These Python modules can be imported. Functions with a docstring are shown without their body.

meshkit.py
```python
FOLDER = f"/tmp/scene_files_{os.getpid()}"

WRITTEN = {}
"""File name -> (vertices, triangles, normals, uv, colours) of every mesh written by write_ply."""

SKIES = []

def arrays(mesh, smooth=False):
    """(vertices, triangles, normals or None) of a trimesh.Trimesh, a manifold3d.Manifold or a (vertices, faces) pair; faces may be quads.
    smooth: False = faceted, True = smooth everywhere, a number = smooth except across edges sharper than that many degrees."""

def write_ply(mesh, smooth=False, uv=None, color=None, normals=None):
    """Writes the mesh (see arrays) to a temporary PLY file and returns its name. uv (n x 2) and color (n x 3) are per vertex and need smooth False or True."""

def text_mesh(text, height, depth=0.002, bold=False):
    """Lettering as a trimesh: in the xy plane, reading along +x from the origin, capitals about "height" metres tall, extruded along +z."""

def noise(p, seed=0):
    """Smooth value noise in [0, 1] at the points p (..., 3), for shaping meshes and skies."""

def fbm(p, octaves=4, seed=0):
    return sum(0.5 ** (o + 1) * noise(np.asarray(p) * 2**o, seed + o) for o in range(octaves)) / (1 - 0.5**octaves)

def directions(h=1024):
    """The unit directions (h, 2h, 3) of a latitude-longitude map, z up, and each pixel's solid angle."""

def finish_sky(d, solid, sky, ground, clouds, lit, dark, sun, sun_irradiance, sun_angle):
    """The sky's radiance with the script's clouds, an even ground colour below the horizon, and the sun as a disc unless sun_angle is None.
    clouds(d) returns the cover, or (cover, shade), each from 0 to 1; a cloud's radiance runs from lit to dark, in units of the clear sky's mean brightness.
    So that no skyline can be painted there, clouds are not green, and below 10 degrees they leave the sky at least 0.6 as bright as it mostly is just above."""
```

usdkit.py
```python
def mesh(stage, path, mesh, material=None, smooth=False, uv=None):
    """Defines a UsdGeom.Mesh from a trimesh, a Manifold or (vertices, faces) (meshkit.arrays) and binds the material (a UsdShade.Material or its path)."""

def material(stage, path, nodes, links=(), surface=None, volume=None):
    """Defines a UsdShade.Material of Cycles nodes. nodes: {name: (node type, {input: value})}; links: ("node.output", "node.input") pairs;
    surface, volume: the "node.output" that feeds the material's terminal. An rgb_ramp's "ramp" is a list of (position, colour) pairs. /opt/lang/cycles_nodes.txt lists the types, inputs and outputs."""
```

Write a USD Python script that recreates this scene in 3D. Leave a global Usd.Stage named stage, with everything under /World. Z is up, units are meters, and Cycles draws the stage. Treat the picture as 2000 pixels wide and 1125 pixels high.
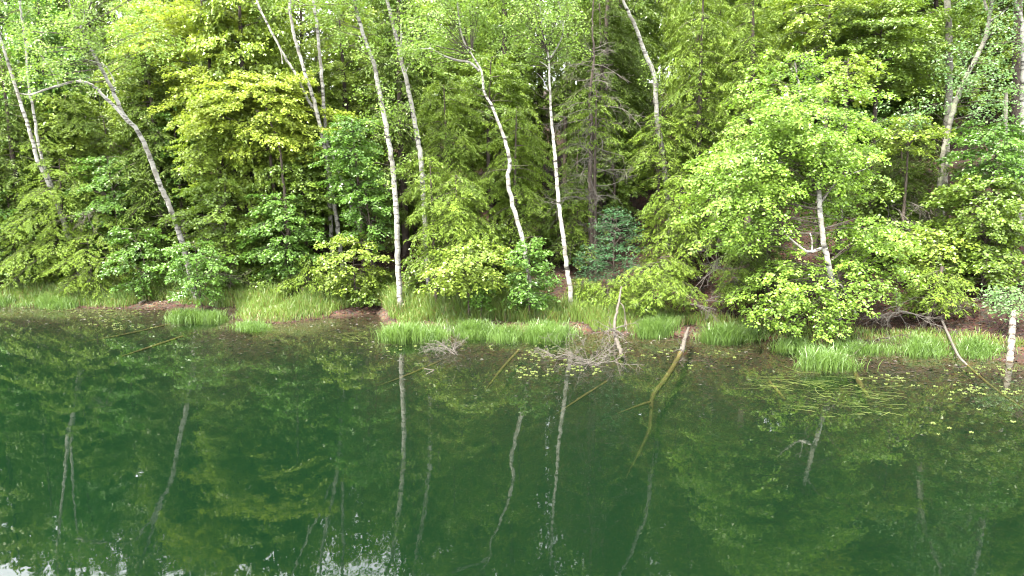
import math
import numpy as np
import usdkit, meshkit
from pxr import Gf, Sdf, Usd, UsdGeom, UsdLux, UsdShade, Vt

stage = Usd.Stage.CreateInMemory()
UsdGeom.SetStageUpAxis(stage, "Z")
UsdGeom.SetStageMetersPerUnit(stage, 1.0)
UsdGeom.Xform.Define(stage, "/World")
UsdGeom.Scope.Define(stage, "/World/Looks")

# ------------------------------------------------------------------ camera, sky, sun, exposure
EYE = np.array([0.0, 0.0, 5.0])
FPX, PITCH, ROLL = 1350.0, math.radians(8.2), 0.012      # focal length in pixels of a 2000 px wide picture
EXPOSURE = 4.5
SUN_DIR = np.array([-0.40, -0.55, 1.15]); SUN_DIR /= np.linalg.norm(SUN_DIR)   # towards the sun: behind and left of the viewer, high
SUN_INTENSITY, SUN_ANGLE = 0.4, 10.0
SKY_STRENGTH = 0.058
CLOUD = (7.6, 7.8, 8.0)
CLOUD_DARK = (5.2, 5.4, 5.7)

FWD = np.array([0, math.cos(PITCH), -math.sin(PITCH)])
_u = np.array([0, math.sin(PITCH), math.cos(PITCH)]); _r = np.array([1.0, 0, 0])
RIGHT = math.cos(ROLL) * _r - math.sin(ROLL) * _u
UP = math.cos(ROLL) * _u + math.sin(ROLL) * _r
cam = UsdGeom.Camera.Define(stage, "/World/camera")
cam.CreateHorizontalApertureAttr(36.0); cam.CreateVerticalApertureAttr(20.25)
cam.CreateFocalLengthAttr(36.0 * FPX / 2000.0)
cam.CreateClippingRangeAttr(Gf.Vec2f(0.1, 2000.0))
cam.CreateExposureAttr(EXPOSURE)
M = np.eye(4); M[0, :3], M[1, :3], M[2, :3], M[3, :3] = RIGHT, UP, -FWD, EYE
cam.AddTransformOp().Set(Gf.Matrix4d(*M.ravel().tolist()))

sky_el, sky_rot = math.asin(SUN_DIR[2]), math.atan2(SUN_DIR[0], SUN_DIR[1])
usdkit.material(stage, "/World/Looks/overcast", {
    "co": ("texture_coordinate", {}),
    "mp": ("mapping", {"scale": (1.0, 1.0, 2.2)}),
    "n": ("noise_texture", {"scale": 2.3, "detail": 6.0, "roughness": 0.55, "distortion": 0.4}),
    "cover": ("rgb_ramp", {"ramp": [(0.0, (0.78, 0.78, 0.78)), (0.45, (0.95, 0.95, 0.95)), (0.6, (1, 1, 1))]}),
    "tone": ("rgb_ramp", {"ramp": [(0.3, CLOUD), (0.75, CLOUD_DARK)]}),
    "sky": ("sky_texture", {"sky_type": "single_scattering", "sun_disc": False, "sun_elevation": sky_el, "sun_rotation": sky_rot}),
    "mix": ("mix", {}),
    "bg": ("background_shader", {"strength": SKY_STRENGTH})},
    [("co.generated", "mp.vector"), ("mp.vector", "n.vector"), ("n.fac", "cover.fac"), ("n.fac", "tone.fac"), ("cover.color", "mix.fac"),
     ("sky.color", "mix.color1"), ("tone.color", "mix.color2"), ("mix.color", "bg.color")], surface="bg.background")
dome = UsdLux.DomeLight.Define(stage, "/World/sky")
UsdShade.MaterialBindingAPI.Apply(dome.GetPrim()).Bind(UsdShade.Material.Get(stage, "/World/Looks/overcast"))
dome.GetPrim().SetCustomDataByKey("kind", "structure")
sun = UsdLux.DistantLight.Define(stage, "/World/sun")
sun.CreateNormalizeAttr(True); sun.CreateIntensityAttr(SUN_INTENSITY); sun.CreateAngleAttr(SUN_ANGLE); sun.CreateColorAttr(Gf.Vec3f(1.0, 0.95, 0.86))
_z = SUN_DIR; _x = np.cross([0, 0, 1.0], _z); _x /= np.linalg.norm(_x); _y = np.cross(_z, _x)
S = np.eye(4); S[0, :3], S[1, :3], S[2, :3] = _x, _y, _z
UsdGeom.Xformable(sun).AddTransformOp().Set(Gf.Matrix4d(*S.ravel().tolist()))

# ------------------------------------------------------------------ helpers
def ray(px, py):
    d = FWD + RIGHT * (px - 1000.0) / FPX + UP * (562.5 - py) / FPX
    return d / d[1]                                    # per metre of distance along y
def at(px, py, y):
    return EYE + ray(px, py) * y
def at_z(px, py, z):
    d = ray(px, py)
    return EYE + d * ((z - EYE[2]) / d[2])

_used = {}
def free_name(parent, name):
    k = (parent, name); n = _used.get(k, 0); _used[k] = n + 1
    return f"{parent}/{name}" if n == 0 else f"{parent}/{name}_{n:03d}"
def tag(prim, label=None, cat=None, group=None, kind=None):
    for k, v in (("label", label), ("category", cat), ("group", group), ("kind", kind)):
        if v: prim.SetCustomDataByKey(k, v)
class Thing:
    def __init__(self, name, base, label=None, cat=None, group=None, kind=None):
        self.base = np.asarray(base, float)
        self.path = free_name("/World", name)
        x = UsdGeom.Xform.Define(stage, self.path)
        x.AddTranslateOp().Set(Gf.Vec3d(*map(float, self.base)))
        self.prim = x.GetPrim(); tag(self.prim, label, cat, group, kind)
    def part(self, name, mesh, mat, smooth=False, label=None, kind=None, parent=None):
        v, f = mesh
        p = free_name(parent or self.path, name)
        m = usdkit.mesh(stage, p, (np.asarray(v) - self.base, f), LOOK[mat], smooth=smooth)
        tag(m.GetPrim(), label=label, kind=kind)
        return p
def single(name, mesh, mat, label, cat, group=None, kind=None, smooth=False):
    p = free_name("/World", name)
    m = usdkit.mesh(stage, p, mesh, LOOK[mat], smooth=smooth)
    tag(m.GetPrim(), label, cat, group, kind)
    return m
def copy_of(src, loc, rz, scale, label=None, cat=None, group=None):
    name = src.path.split("/")[-1]
    name = name[:-4] if name[-4:-3] == "_" and name[-3:].isdigit() else name
    p = free_name("/World", name)
    x = UsdGeom.Xform.Define(stage, p)
    x.GetPrim().GetReferences().AddInternalReference(src.path)
    x.GetPrim().SetInstanceable(True)
    x.ClearXformOpOrder()
    x.AddTranslateOp().Set(Gf.Vec3d(*map(float, loc)))
    x.AddRotateZOp().Set(float(rz)); x.AddScaleOp().Set(Gf.Vec3f(*np.broadcast_to(scale, 3).astype(float).tolist()))
    tag(x.GetPrim(), label, cat, group)
    return x
def join(ms):
    ms = [m for m in ms if len(m[0])]
    at_ = np.cumsum([0] + [len(m[0]) for m in ms])
    return np.vstack([m[0] for m in ms]), np.vstack([np.asarray(m[1]) + a for m, a in zip(ms, at_)])

def smooth_line(pts, step):
    """A Catmull-Rom curve through the points, with a point about every STEP metres."""
    p = np.asarray(pts, float)
    if len(p) < 3:
        n = max(2, int(np.linalg.norm(p[-1] - p[0]) / step) + 1)
        return p[0] + (p[-1] - p[0]) * np.linspace(0, 1, n)[:, None]
    q = np.vstack([2 * p[0] - p[1], p, 2 * p[-1] - p[-2]]); out = []
    for i in range(1, len(q) - 2):
        n = max(2, int(np.linalg.norm(q[i + 1] - q[i]) / step) + 1)
        t = np.linspace(0, 1, n, endpoint=False)[:, None]
        a, b, c, d = q[i - 1], q[i], q[i + 1], q[i + 2]
        out.append(0.5 * (2 * b + (c - a) * t + (2 * a - 5 * b + 4 * c - d) * t**2 + (3 * b - a - 3 * c + d) * t**3))
    return np.vstack(out + [p[-1:]])
def tube(pts, r, sides=8, rough=0.0, seed=0, cap=True):
    p = np.asarray(pts, float); n = len(p)
    r = np.interp(np.linspace(0, 1, n), np.linspace(0, 1, len(np.atleast_1d(r))), np.atleast_1d(r)) if np.ndim(r) else np.full(n, r)
    t = np.gradient(p, axis=0); t /= np.linalg.norm(t, axis=1, keepdims=True) + 1e-12
    ref = np.array([0, 0, 1.0]) if abs(t[:, 2]).mean() < 0.7 else np.array([0.0, 1.0, 0.1])
    a = np.cross(t, ref); a /= np.linalg.norm(a, axis=1, keepdims=True) + 1e-12
    b = np.cross(t, a)
    ang = np.arange(sides) * 2 * np.pi / sides
    rr = np.repeat(r[:, None], sides, 1)
    if rough:
        rr = rr * (1 + rough * np.random.default_rng(seed).normal(size=rr.shape).clip(-1.6, 1.6))
    v = p[:, None] + rr[..., None] * (np.cos(ang)[None, :, None] * a[:, None] + np.sin(ang)[None, :, None] * b[:, None])
    i, j = np.meshgrid(np.arange(n - 1), np.arange(sides), indexing="ij")
    k = (j + 1) % sides
    f = np.concatenate([np.stack([i * sides + j, i * sides + k, (i + 1) * sides + k], -1).reshape(-1, 3),
                        np.stack([i * sides + j, (i + 1) * sides + k, (i + 1) * sides + j], -1).reshape(-1, 3)])
    v = v.reshape(-1, 3)
    if cap:
        v = np.vstack([v, p[0], p[-1]]); m = n * sides
        js = np.arange(sides); ks = (js + 1) % sides
        f = np.vstack([f, np.stack([ks, js, np.full(sides, m)], 1), np.stack([(n - 1) * sides + js, (n - 1) * sides + ks, np.full(sides, m + 1)], 1)])
    return v, f
def unit(v):
    return v / (np.linalg.norm(v, axis=-1, keepdims=True) + 1e-12)
def leaves(P, A, N, L, W, fold=0.16, bend=0.12):
    """Folded, pointed leaves: two triangles each, base at P, pointing along A, facing N."""
    A = unit(A); B = unit(np.cross(N, A)); N = np.cross(A, B)
    L = np.broadcast_to(L, len(P))[:, None]; W = np.broadcast_to(W, len(P))[:, None]
    mid = P + A * L * 0.45
    v = np.stack([P, mid + B * W / 2 + N * W * fold, P + A * L - N * L * bend, mid - B * W / 2 + N * W * fold], 1).reshape(-1, 3)
    o = np.arange(len(P))[:, None] * 4
    return v, np.concatenate([o + [0, 2, 1], o + [0, 3, 2]])

# ------------------------------------------------------------------ materials
LOOK = {}
def mat(name, nodes, links, **k):
    LOOK[name] = usdkit.material(stage, "/World/Looks/" + name, nodes, links, **k)
def leaf_mat(name, stops, trans, gain=1.0, hue=(1.27, 1.19, 1.15), tfac=0.34, rough=0.42, spec=0.5, clump=0.9, bent=0.45):
    mat(name, {
        "geo": ("geometry", {}),
        "n": ("noise_texture", {"scale": clump, "detail": 3.0, "roughness": 0.6}),
        "rnd": ("mix_float", {"fac": bent}),
        "wide": ("map_range", {"from_min": 0.15, "from_max": 0.85, "clamp": True}),
        "ramp": ("rgb_ramp", {"ramp": [(a, tuple(np.array(c) * gain * hue)) for a, c in stops]}),
        "tr": ("mix", {"mix_type": "multiply", "fac": 1.0, "color2": trans}),
        "p": ("principled_bsdf", {"roughness": rough, "specular_ior_level": spec}),
        "t": ("translucent_bsdf", {}),
        "m": ("mix_closure", {"fac": tfac})},
        [("geo.position", "n.vector"), ("n.fac", "rnd.a"), ("geo.random_per_island", "rnd.b"), ("rnd.result", "wide.value"), ("wide.result", "ramp.fac"),
         ("ramp.color", "p.base_color"), ("ramp.color", "tr.color1"), ("tr.color", "t.color"), ("p.BSDF", "m.closure1"), ("t.BSDF", "m.closure2")], surface="m.closure")
leaf_mat("maple_leaf", [(0, (.034, .062, .008)), (.45, (.070, .115, .012)), (.8, (.115, .165, .018)), (1, (.17, .21, .03))], (1.5, 1.5, .8), gain=1.25)
leaf_mat("green_leaf", [(0, (.024, .058, .008)), (.45, (.055, .112, .013)), (.82, (.092, .155, .018)), (1, (.15, .21, .03))], (1.4, 1.5, .8), gain=1.25)
leaf_mat("yellow_leaf", [(0, (.095, .130, .012)), (.4, (.160, .222, .028)), (.8, (.235, .300, .055)), (1, (.30, .31, .09))], (1.4, 1.4, .8), gain=1.1)
leaf_mat("lime_leaf", [(0, (.060, .098, .012)), (.5, (.115, .165, .020)), (.9, (.175, .225, .034)), (1, (.22, .24, .05))], (1.4, 1.4, .8), gain=1.2)
leaf_mat("birch_leaf", [(0, (.050, .090, .014)), (.5, (.100, .160, .024)), (.85, (.150, .215, .036)), (1, (.21, .26, .06))], (1.4, 1.5, .8), gain=1.25)
leaf_mat("overhang_leaf", [(0, (.050, .095, .012)), (.5, (.105, .170, .020)), (.85, (.155, .225, .030)), (1, (.21, .27, .05))], (1.4, 1.5, .8), gain=1.3)
leaf_mat("aspen_leaf", [(0, (.040, .080, .028)), (.5, (.075, .135, .046)), (.9, (.12, .185, .07)), (1, (.17, .23, .09))], (1.4, 1.5, .8), gain=1.3)
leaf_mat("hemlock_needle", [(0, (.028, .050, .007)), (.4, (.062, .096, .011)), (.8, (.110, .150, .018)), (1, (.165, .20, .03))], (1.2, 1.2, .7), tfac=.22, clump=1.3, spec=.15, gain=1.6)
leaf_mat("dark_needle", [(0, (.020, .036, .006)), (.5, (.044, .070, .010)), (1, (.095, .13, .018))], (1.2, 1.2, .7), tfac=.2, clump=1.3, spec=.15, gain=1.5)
leaf_mat("blue_needle", [(0, (.013, .036, .013)), (.5, (.026, .064, .024)), (1, (.058, .110, .042))], (1.2, 1.3, 1.0), tfac=.2, clump=2, spec=.2, gain=1.3)
leaf_mat("grass_blade", [(0, (.042, .075, .014)), (.4, (.082, .132, .022)), (.75, (.130, .180, .034)), (1, (.20, .20, .07))], (1.3, 1.4, .8), clump=.8, bent=.4, gain=1.05)
leaf_mat("sedge_blade", [(0, (.040, .080, .014)), (.4, (.072, .128, .024)), (.8, (.118, .172, .036)), (1, (.17, .18, .075))], (1.3, 1.4, .8), clump=1.5)
leaf_mat("dry_blade", [(0, (.10, .075, .030)), (.5, (.19, .135, .060)), (1, (.30, .22, .11))], (1.2, 1.2, 1), clump=1.5)
leaf_mat("litter", [(0, (.022, .011, .007)), (.5, (.05, .026, .016)), (.9, (.09, .05, .032)), (1, (.16, .11, .075))], (1, 1, 1), tfac=.05, clump=4)
leaf_mat("pad_leaf", [(0, (.032, .048, .008)), (.5, (.058, .074, .014)), (1, (.10, .10, .03))], (1, 1, 1), tfac=.08, rough=.6, spec=.25, clump=6)
leaf_mat("ribbon_leaf", [(0, (.030, .044, .008)), (.5, (.055, .072, .013)), (1, (.10, .11, .025))], (1, 1, 1), tfac=.1, rough=.5, spec=.3, clump=3)
def bark(name, pale, dark, scale, stretch, lo, hi, rough=.8, blotch=None, blotch_at=(.58, .68)):
    mat(name, {
        "geo": ("geometry", {}), "mp": ("mapping", {"scale": stretch}),
        "n": ("noise_texture", {"scale": scale, "detail": 4.0, "roughness": .6}),
        "big": ("noise_texture", {"scale": 1.7, "detail": 3.0}),
        "r": ("rgb_ramp", {"ramp": [(lo, dark), (hi, pale)]}),
        "br": ("rgb_ramp", {"ramp": [(blotch_at[0], (0, 0, 0)), (blotch_at[1], (.75, .75, .75))]}),
        "mx": ("mix", {"color2": blotch or dark}),
        "b": ("bump", {"strength": .5, "distance": .02}),
        "p": ("principled_bsdf", {"roughness": rough, "specular_ior_level": .2})},
        [("geo.position", "mp.vector"), ("mp.vector", "n.vector"), ("geo.position", "big.vector"), ("n.fac", "r.fac"), ("big.fac", "br.fac"), ("br.color", "mx.fac"),
         ("r.color", "mx.color1"), ("mx.color", "p.base_color"), ("n.fac", "b.height"), ("b.normal", "p.normal")], surface="p.BSDF")
bark("birch_bark", (.185, .178, .155), (.018, .016, .013), 1.0, (3.2, 3.2, 9.5), .36, .50, blotch=(.075, .068, .052), blotch_at=(.50, .66))
bark("aspen_bark", (.11, .104, .082), (.03, .028, .02), 1.0, (3, 3, 11), .30, .5, blotch=(.15, .16, .10))
bark("brown_bark", (.06, .047, .035), (.014, .010, .008), 5.0, (6, 6, 1.2), .3, .7)
bark("grey_wood", (.085, .076, .064), (.04, .034, .028), 6.0, (3, 3, 3), .3, .7, blotch=(.05, .043, .035))
bark("pale_wood", (.075, .065, .052), (.04, .033, .026), 6.0, (3, 3, 3), .3, .7, blotch=(.055, .045, .035))
bark("twig", (.05, .042, .032), (.02, .016, .012), 5.0, (2, 2, 2), .3, .7)
bark("sunk_wood", (.048, .039, .007), (.024, .018, .004), 4.0, (2, 2, 2), .3, .7, blotch=(.032, .034, .007))
bark("cut_wood", (.22, .17, .11), (.12, .09, .055), 8.0, (2, 2, 2), .3, .7)
mat("soil", {
    "geo": ("geometry", {}), "sep": ("separate_xyz", {}),
    "n": ("noise_texture", {"scale": 2.2, "detail": 8.0, "roughness": .65}),
    "f": ("voronoi_texture", {"scale": 14.0}),
    "r": ("rgb_ramp", {"ramp": [(.25, (.012, .007, .004)), (.5, (.030, .017, .010)), (.7, (.055, .030, .019)), (.85, (.09, .055, .036))]}),
    "mud": ("rgb_ramp", {"ramp": [(.2, (.011, .007, .003)), (.5, (.026, .016, .006)), (.75, (.042, .027, .009)), (1, (.06, .043, .014))]}),
    "w": ("map_range", {"from_min": -.12, "from_max": .10, "clamp": True}),
    "tn": ("rgb_ramp", {"ramp": [(0, (0, 0, 0)), (.12, (.9, .9, .9)), (.38, (.7, .7, .7)), (.75, (0, 0, 0))]}), "tz": ("map_range", {"from_min": 0.0, "from_max": .5, "clamp": True}),
    "ns": ("noise_texture", {"scale": .9, "detail": 3.0}), "nr": ("rgb_ramp", {"ramp": [(.42, (0, 0, 0)), (.6, (1, 1, 1))]}), "tm": ("mix", {"mix_type": "multiply", "fac": 1.0}), "mt": ("mix", {"color2": (.085, .058, .036)}),
    "mx": ("mix", {}), "mu": ("mix", {"mix_type": "multiply", "fac": .55}),
    "b": ("bump", {"strength": .8, "distance": .05}),
    "p": ("principled_bsdf", {"roughness": .9, "specular_ior_level": .2})},
    [("geo.position", "sep.vector"), ("geo.position", "n.vector"), ("geo.position", "f.vector"), ("n.fac", "r.fac"), ("n.fac", "mud.fac"), ("sep.z", "w.value"), ("w.result", "mx.fac"),
     ("mud.color", "mx.color1"), ("r.color", "mt.color1"), ("sep.z", "tz.value"), ("tz.result", "tn.fac"), ("geo.position", "ns.vector"), ("ns.fac", "nr.fac"), ("tn.color", "tm.color1"), ("nr.color", "tm.color2"), ("tm.color", "mt.fac"), ("mt.color", "mx.color2"), ("mx.color", "mu.color1"), ("f.color", "mu.color2"), ("mu.color", "p.base_color"), ("f.distance", "b.height"), ("b.normal", "p.normal")], surface="p.BSDF")
mat("lake_water", {
    "geo": ("geometry", {}), "mp": ("mapping", {"scale": (1.0, 1.0, 1.0)}),
    "n": ("noise_texture", {"scale": 2.6, "detail": 2.0, "roughness": .5}),
    "n2": ("noise_texture", {"scale": .35, "detail": 2.0}),
    "film": ("map_range", {"from_min": .3, "from_max": .7, "to_min": .92, "to_max": 1.0, "clamp": True}),
    "b": ("bump", {"strength": .09, "distance": .012}),
    "fr": ("fresnel", {"IOR": 1.333}), "fm": ("math", {"math_type": "multiply"}),
    "g": ("glossy_bsdf", {"color": (1, 1, 1), "roughness": .012}),
    "t": ("transparent_bsdf", {"color": (1, 1, 1)}),
    "m": ("mix_closure", {}),
    "v": ("principled_volume", {"color": (.0068, .0310, .0112), "density": .35})},
    [("geo.position", "n.vector"), ("geo.position", "n2.vector"), ("n2.fac", "film.value"), ("n.fac", "b.height"), ("b.normal", "g.normal"),
     ("fr.fac", "fm.value1"), ("film.result", "fm.value2"), ("fm.value", "m.fac"), ("t.BSDF", "m.closure1"), ("g.BSDF", "m.closure2")], surface="m.closure", volume="v.volume")

# ------------------------------------------------------------------ ground and water
SHORE_PX = [(-500, 596), (-200, 597), (0, 598), (120, 600), (230, 602), (300, 601), (350, 604), (420, 612), (480, 630), (560, 630), (640, 620), (735, 612), (760, 634), (850, 640), (960, 644),
            (1060, 652), (1150, 648), (1240, 652), (1340, 657), (1440, 660), (1520, 668), (1600, 678), (1700, 684), (1790, 688), (1860, 690), (1930, 698), (2000, 705), (2300, 735), (2700, 790)]
_s = np.array([at_z(px, py, 0.0)[:2] for px, py in SHORE_PX])
_xs = np.concatenate([[-140, -60], _s[:, 0], [30, 140]]); _ys = np.concatenate([[30, 29.5], _s[:, 1], [15, 12]])
_o = np.argsort(_xs); _xs, _ys = _xs[_o], _ys[_o]
def shore(x):
    return np.interp(x, _xs, _ys)
def ground_z(x, y):
    x, y = np.asarray(x, float), np.asarray(y, float)
    wob = meshkit.fbm(np.stack([x * .8, y * .8, 0 * x], -1), 3, 5) - .5
    d = y - shore(x) + wob * .7
    land = np.interp(d, [0, .35, .9, 2.6, 6, 12, 26, 45, 80, 200], [0, .13, .24, .55, 1.9, 4.6, 10.2, 14.5, 17, 22])
    bed = -np.interp(-d, [0, .5, 2, 5, 9, 16, 200], [0, .10, .42, 1.5, 3.3, 5.5, 7.5])
    z = np.where(d > 0, land, bed)
    z = z + np.where(d > .5, np.minimum(.28, d * .08), .06) * (meshkit.fbm(np.stack([x * .9, y * .9, 0 * x + 3], -1), 4, 9) - .5) * 1.6
    far = np.clip((-y - 110) / 60, 0, 1)
    return z * (1 - far) + far * 6
def gz(p):
    return float(ground_z(np.array([p[0]]), np.array([p[1]]))[0])
gx = np.concatenate([np.linspace(-160, -42, 40), np.linspace(-40, 40, 401), np.linspace(42, 160, 40)])
gy = np.concatenate([np.linspace(-220, 8, 40), np.linspace(9, 40, 210), np.linspace(40.5, 62, 60), np.linspace(64, 220, 50)])
X, Y = np.meshgrid(gx, gy)
Z = ground_z(X, Y)
ii, jj = np.meshgrid(np.arange(len(gy) - 1), np.arange(len(gx) - 1), indexing="ij"); n_ = len(gx)
q = np.stack([ii * n_ + jj, ii * n_ + jj + 1, (ii + 1) * n_ + jj + 1, (ii + 1) * n_ + jj], -1).reshape(-1, 4)
single("ground", (np.stack([X, Y, Z], -1).reshape(-1, 3), np.vstack([q[:, [0, 1, 2]], q[:, [0, 2, 3]]])), "soil", "brown wooded bank and hillside rising from the lake", None, kind="structure", smooth=True)
import trimesh
wb = trimesh.creation.box(bounds=[[-150, -150, -9], [150, 36, 0]])
single("water", (np.array(wb.vertices), np.array(wb.faces)), "lake_water", "still dark green lake water mirroring the forest", None, kind="structure")

# ------------------------------------------------------------------ foliage
STYLE = {  # twigs per bough, leaves per twig, leaf length, width ratio, normal jitter, twig angle, bough rise, droop, plate half width, droop across, twig spacing jitter
    "maple": dict(tw=13, lf=25, L=.100, wr=.85, jit=.42, ang=.85, rise=.16, droop=.30, wide=.50, side=.25, thick=.05),
    "hemlock": dict(tw=18, lf=30, L=.115, wr=.30, jit=.28, ang=.95, rise=.06, droop=.42, wide=.42, side=.45, thick=.025),
    "birch": dict(tw=10, lf=20, L=.08, wr=.80, jit=.85, ang=.7, rise=.30, droop=.42, wide=.42, side=.5, thick=.12),
    "broad": dict(tw=12, lf=22, L=.092, wr=.8, jit=.5, ang=.8, rise=.22, droop=.40, wide=.5, side=.35, thick=.06),
    "spruce": dict(tw=14, lf=20, L=.09, wr=.4, jit=.6, ang=.8, rise=.30, droop=.25, wide=.34, side=.1, thick=.06),
}
def bough(rng, origin, az, length, st, dens=1.0, pitch=0.0, scale=1.0):
    """One bough: its centre line, and the leaves on twigs to both sides."""
    h = np.array([math.cos(az), math.sin(az), 0]); lat = np.array([-h[1], h[0], 0]); up = np.array([0, 0, 1.0])
    rise, droop = st["rise"] * rng.uniform(.5, 1.5) + pitch, st["droop"] * rng.uniform(.6, 1.4)
    curl = rng.normal(0, .18)
    def line(t):
        t = np.asarray(t)[..., None]
        return origin + h * length * t + lat * curl * length * t**2 + up * length * (rise * t - droop * t**2)
    T = max(3, int(st["tw"] * dens * max(.5, min(1.9, length / 1.6)))); K = st["lf"]
    tk = np.clip(.16 + .84 * (np.arange(T) + rng.uniform(0, 1, T)) / T, 0, 1); side = np.where(np.arange(T) % 2, 1.0, -1.0)
    wl = length * st["wide"] * (1.12 - tk) ** .55 * rng.uniform(.6, 1.25, T) + .12
    ang = st["ang"] * rng.uniform(.75, 1.25, T)
    tan = unit(line(np.clip(tk + .03, 0, 1.1)) - line(tk - .03))
    td = unit(np.cos(ang)[:, None] * tan + (np.sin(ang) * side)[:, None] * lat + rng.normal(0, .10, (T, 3)))
    L0 = st["L"] * scale
    Kn = np.maximum(4, (K * dens * np.minimum(2.0, wl / .62)).astype(int))
    w_i = np.repeat(np.arange(T), Kn); n = len(w_i)
    s = rng.uniform(.05, 1.0, n) ** .85
    w = wl[w_i] * s
    P = line(tk)[w_i] + td[w_i] * w[:, None] - up * (st["side"] * w**2 / max(length * st["wide"], .3))[:, None] + rng.normal(0, st["thick"], (n, 3)) * [.6, .6, 1]
    out = np.where(rng.uniform(size=n) < .5, 1.0, -1.0) * rng.uniform(.35, 1.15, n)
    tl = unit(np.cross(up, td))[w_i]
    A = td[w_i] * np.cos(out)[:, None] + tl * np.sin(out)[:, None] + rng.normal(0, .22, (n, 3)) - up * .22
    N = up + rng.normal(0, st["jit"], (n, 3)) + h * .25
    L = L0 * rng.uniform(.5, 1.4, n)
    c = line(np.linspace(0, .97, 7))
    twig_lines = [np.stack([line(tk[i]), line(tk[i]) + td[i] * wl[i] * .55, line(tk[i]) + td[i] * wl[i] * .95 - up * st["side"] * wl[i]**2 * .9 / max(length * st["wide"], .3)]) for i in range(0, T, 2)]
    return c, (P, A, N, L, L * st["wr"]), twig_lines

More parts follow.
